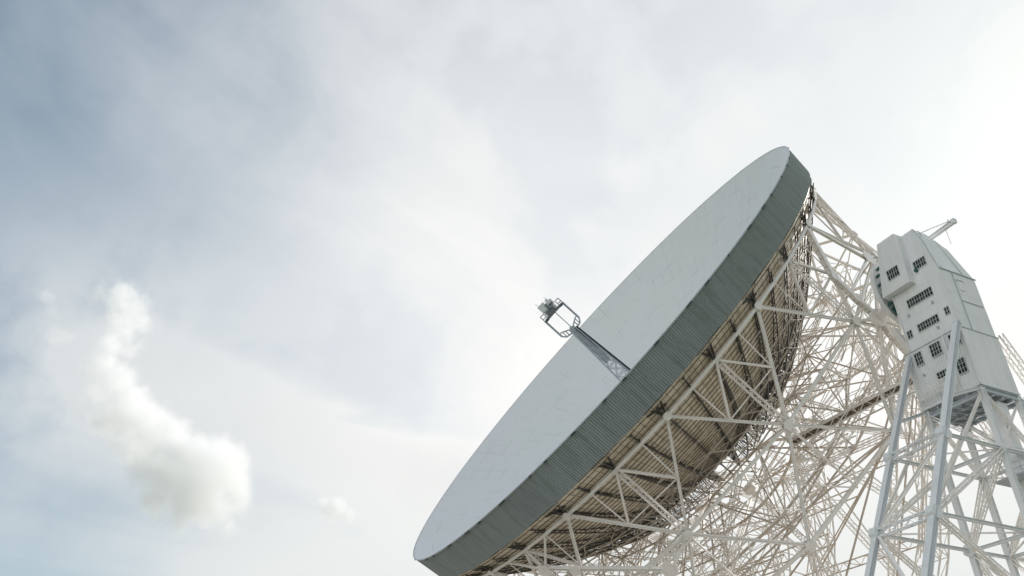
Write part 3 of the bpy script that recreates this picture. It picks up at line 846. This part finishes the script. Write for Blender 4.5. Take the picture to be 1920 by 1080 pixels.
# high cloud sheet: direction projected on a level layer, stretched into streaks
zz = g.math('MAXIMUM', sx.outputs[2], 0.06)
pl = g.node('ShaderNodeCombineXYZ'); g.put(pl.inputs[0], g.math('DIVIDE', sx.outputs[0], zz)); g.put(pl.inputs[1], g.math('DIVIDE', sx.outputs[1], zz))
mp = g.node('ShaderNodeMapping'); g.put(mp.inputs[0], pl.outputs[0])
mp.vector_type = 'TEXTURE'; mp.inputs['Rotation'].default_value = (0,0,R(122)); mp.inputs['Scale'].default_value = (1.25, 0.95, 1)
n1 = g.noise(mp.outputs[0], 0.9, 6, 0.52, 0.8)
n2 = g.noise(pl.outputs[0], 0.75, 4, 0.5, 0.3)
mp2 = g.node('ShaderNodeMapping'); g.put(mp2.inputs[0], pl.outputs[0])
mp2.vector_type = 'TEXTURE'; mp2.inputs['Rotation'].default_value = (0,0,R(119)); mp2.inputs['Scale'].default_value = (3.0, 0.55, 1)
n3 = g.noise(mp2.outputs[0], 1.5, 7, 0.62, 0.9)
n4 = g.noise(d, 6.0, 7, 0.55, 0.15)                     # mottled clumps
glow = g.vmath('DOT_PRODUCT', d, tuple(sd))           # light scattered through thin cloud round the sun
gl = g.map(glow, 0.20, 0.74, 0, 1, True)
back_ = g.map(glow, 0.02, -0.5, 0, 1, True)           # bright unseen cloud added opposite the sun, fills the shaded faces
low = g.map(sx.outputs[2], 0.42, 0.16, 0, 1, True)    # the sheet thickens towards the horizon
# one broad band of cirrus on its own great circle
bd = g.math('ABSOLUTE', g.math('ADD', g.vmath('DOT_PRODUCT', d, (-0.426,-0.171,-0.889)), g.math('MULTIPLY', g.math('SUBTRACT', n1, 0.5), 0.16)))
band = g.math('MULTIPLY', g.map(bd, 0.085, 0.0, 0, 1, True), g.map(sx.outputs[1], -0.14, 0.06, 0, 1, True))
# pale bank of broken cloud round the cumulus
bk = g.math('ADD', g.vmath('DISTANCE', d, (-0.905,-0.07,0.41)), g.math('MULTIPLY', g.math('SUBTRACT', n4, 0.5), 0.5))
bank = g.math('MULTIPLY', g.map(bk, 0.30, 0.04, 0, 1, True), g.map(n4, 0.28, 0.56))
cov = g.math('ADD', g.math('MULTIPLY_ADD', gl, 0.50, g.map(sx.outputs[2], 0.50, 0.72, 0.24, 0.06)), g.math('MULTIPLY', g.math('MULTIPLY_ADD', g.map(n1, 0.30, 0.70), 0.8, g.map(n4, 0.40, 0.62, 0, 0.25)), 0.36))
cov = g.math('ADD', cov, g.map(n3, 0.44, 0.74, 0, 0.05))
cov = g.math('ADD', cov, g.map(n4, 0.44, 0.70, 0, 0.10))
cov = g.math('ADD', cov, g.math('MULTIPLY', band, 0.5))
cov = g.math('ADD', cov, g.math('MULTIPLY', bank, 0.42))
lowr = g.math('MULTIPLY', g.map(sx.outputs[2], 0.40, 0.20, 0, 1, True), g.map(g.math('ADD', sx.outputs[1], g.math('MULTIPLY', n4, 0.12)), 0.02, 0.24, 0, 1, True))
cov = g.math('ADD', cov, g.math('MULTIPLY', lowr, 0.4))
cov = g.math('ADD', cov, g.math('MULTIPLY', back_, 0.6), clamp=True)
cc = g.mix(gl, (4.55, 5.2, 5.75), (8.75, 8.7, 8.5))
cc = g.mix(g.math('MULTIPLY', g.map(n2, 0.42, 0.62, 0, 0.28), g.math('SUBTRACT', 1.0, gl)), cc, (3.6, 4.2, 4.8))
cc = g.mix(g.math('MULTIPLY', low, 0.45), cc, (6.0, 6.65, 6.75))
cc = g.mix(g.math('MULTIPLY', band, 0.6), cc, (7.3, 7.35, 7.25))
cc = g.mix(g.math('MULTIPLY', lowr, 0.7), cc, (7.3, 7.4, 7.25))
cc = g.mix(g.math('MULTIPLY', bank, 0.6), cc, (6.6, 6.8, 6.85))
cc = g.mix(g.map(n4, 0.5, 0.72, 0, 0.22), cc, (5.2, 5.6, 5.8))
cc = g.mix(back_, cc, (12.0, 12.2, 12.4))
skc = g.mix(cov, g.vmath('MULTIPLY', sky.outputs[0], (0.88, 1.08, 1.0)), cc)
g.put(bg.inputs['Color'], skc); bg.inputs['Strength'].default_value = 0.1

# ------------------------------------------------------------------ cumulus clouds: soft volumes about 1.6 km off
def cloud(name, lumps, label, dens, ero=2.0, fine=1.0):
    import bmesh
    bm = bmesh.new()
    for x, y, z, r in lumps:
        bmesh.ops.create_icosphere(bm, subdivisions=3, radius=r*1.38, matrix=Matrix.Translation((x, y, z)))
    me = bpy.data.meshes.new(name); bm.to_mesh(me); bm.free()
    o = bpy.data.objects.new(name, me); col.objects.link(o)
    md = o.modifiers.new('skin', 'REMESH'); md.mode = 'VOXEL'; md.voxel_size = min(l[3] for l in lumps)*0.28
    dg = bpy.context.evaluated_depsgraph_get()
    me2 = bpy.data.meshes.new_from_object(o.evaluated_get(dg)); o.modifiers.clear(); o.data = me2
    m = bpy.data.materials.new(name+'_vapour'); m.use_nodes = True; h = NT(m.node_tree)
    h.N.remove(h.N['Principled BSDF'])
    out = h.N['Material Output']; pv = h.node('ShaderNodeVolumePrincipled'); h.L.new(pv.outputs[0], out.inputs['Volume'])
    pos = h.node('ShaderNodeNewGeometry').outputs['Position']
    w1 = h.node('ShaderNodeTexNoise'); h.put(w1.inputs['Vector'], pos); w1.inputs['Scale'].default_value = 0.022; w1.inputs['Detail'].default_value = 3
    off = h.vmath('SUBTRACT', w1.outputs['Color'], (0.5,0.5,0.5))
    sc = h.node('ShaderNodeVectorMath', operation='SCALE'); h.put(sc.inputs[0], off); sc.inputs['Scale'].default_value = 30.0*fine
    p2 = h.vmath('ADD', pos, sc.outputs[0])
    f = None
    for x, y, z, r in lumps:
        q = h.math('SUBTRACT', 1.0, h.math('DIVIDE', h.vmath('DISTANCE', p2, (x, y, z)), r*1.36))
        q = h.math('MULTIPLY', q, 0.62+r/110.0)
        f = q if f is None else h.math('MAXIMUM', f, q)
    nz = h.noise(pos, 0.024, 9, 0.68)
    nz = h.math('ADD', h.math('MULTIPLY', nz, 0.72), h.math('MULTIPLY', h.noise(pos, 0.085, 6, 0.65), 0.28))
    e = h.math('SUBTRACT', f, h.math('MULTIPLY', h.math('SUBTRACT', nz, 0.36), ero))
    de = h.math('MULTIPLY', h.map(e, 0.0, 0.6, 0, 1, True), dens)
    # nothing outside the skin
    h.put(pv.inputs['Density'], de)
    pv.inputs['Color'].default_value = (0.955, 0.96, 0.965, 1); pv.inputs['Anisotropy'].default_value = 0.2
    me2.materials.clear(); me2.materials.append(m)
    tag(o, label, 'cloud')
    return o
MAIN = [(-1297,-172,795,28), (-1299,-144,795,39), (-1334,-114,795,40), (-1322,-129,753,41), (-1292,-99,748,28), (-1312,-137,708,33), (-1365,-109,737,32), (-1357,-138,683,39), (-1366,-111,665,46), (-1402,-139,657,32), (-1383,-86,629,54), (-1448,-107,627,42), (-1418,-55,623,55), (-1398,-19,591,58), (-1463,-57,591,50), (-1405,22,567,62), (-1435,71,562,70), (-1373,104,546,47), (-1413,124,518,44), (-1454,102,498,44), (-1397,53,493,55), (-1365,4,503,50), (-1361,-29,519,43), (-1434,-1,487,37), (-1440,49,458,28), (-1430,123,465,24), (-1392,121,575,25), ]
SMALL = [(-1386,281,510,20), (-1383,302,505,25), (-1380,323,496,18), (-1389,294,493,16)]
WISP = [(-1304,-249,768,18), (-1319,-234,745,22), (-1333,-216,720,24), (-1321,-192,749,11)]
cloud('cumulus_cloud', MAIN, 'large billowing white cumulus cloud low in the blue sky left of the dish', 0.03)
cloud('cumulus_cloud', SMALL, 'tiny white puff of cloud between the big cumulus and the dish rim', 0.05, 1.1, 0.5)
SHRED = [(-1379,-183,628,22), (-1384,-156,621,28), (-1392,-127,605,20), (-1368,-198,650,15)]
cloud('cumulus_cloud', SHRED, 'ragged thin shred of cloud hanging at the left side of the big cumulus', 0.012, 1.4, 0.8)
cloud('cumulus_cloud', WISP, 'faint pale wisp of cloud just left of the top of the big cumulus', 0.02, 1.3, 0.6)

scene.view_settings.view_transform = 'Standard'; scene.view_settings.look = 'None'
scene.view_settings.exposure = 0.22; scene.view_settings.gamma = 1.0
scene.cycles.use_denoising = True
scene.cycles.max_bounces = 16; scene.cycles.diffuse_bounces = 4; scene.cycles.volume_bounces = 14
scene.cycles.volume_step_rate = 1.0; scene.cycles.volume_max_steps = 256
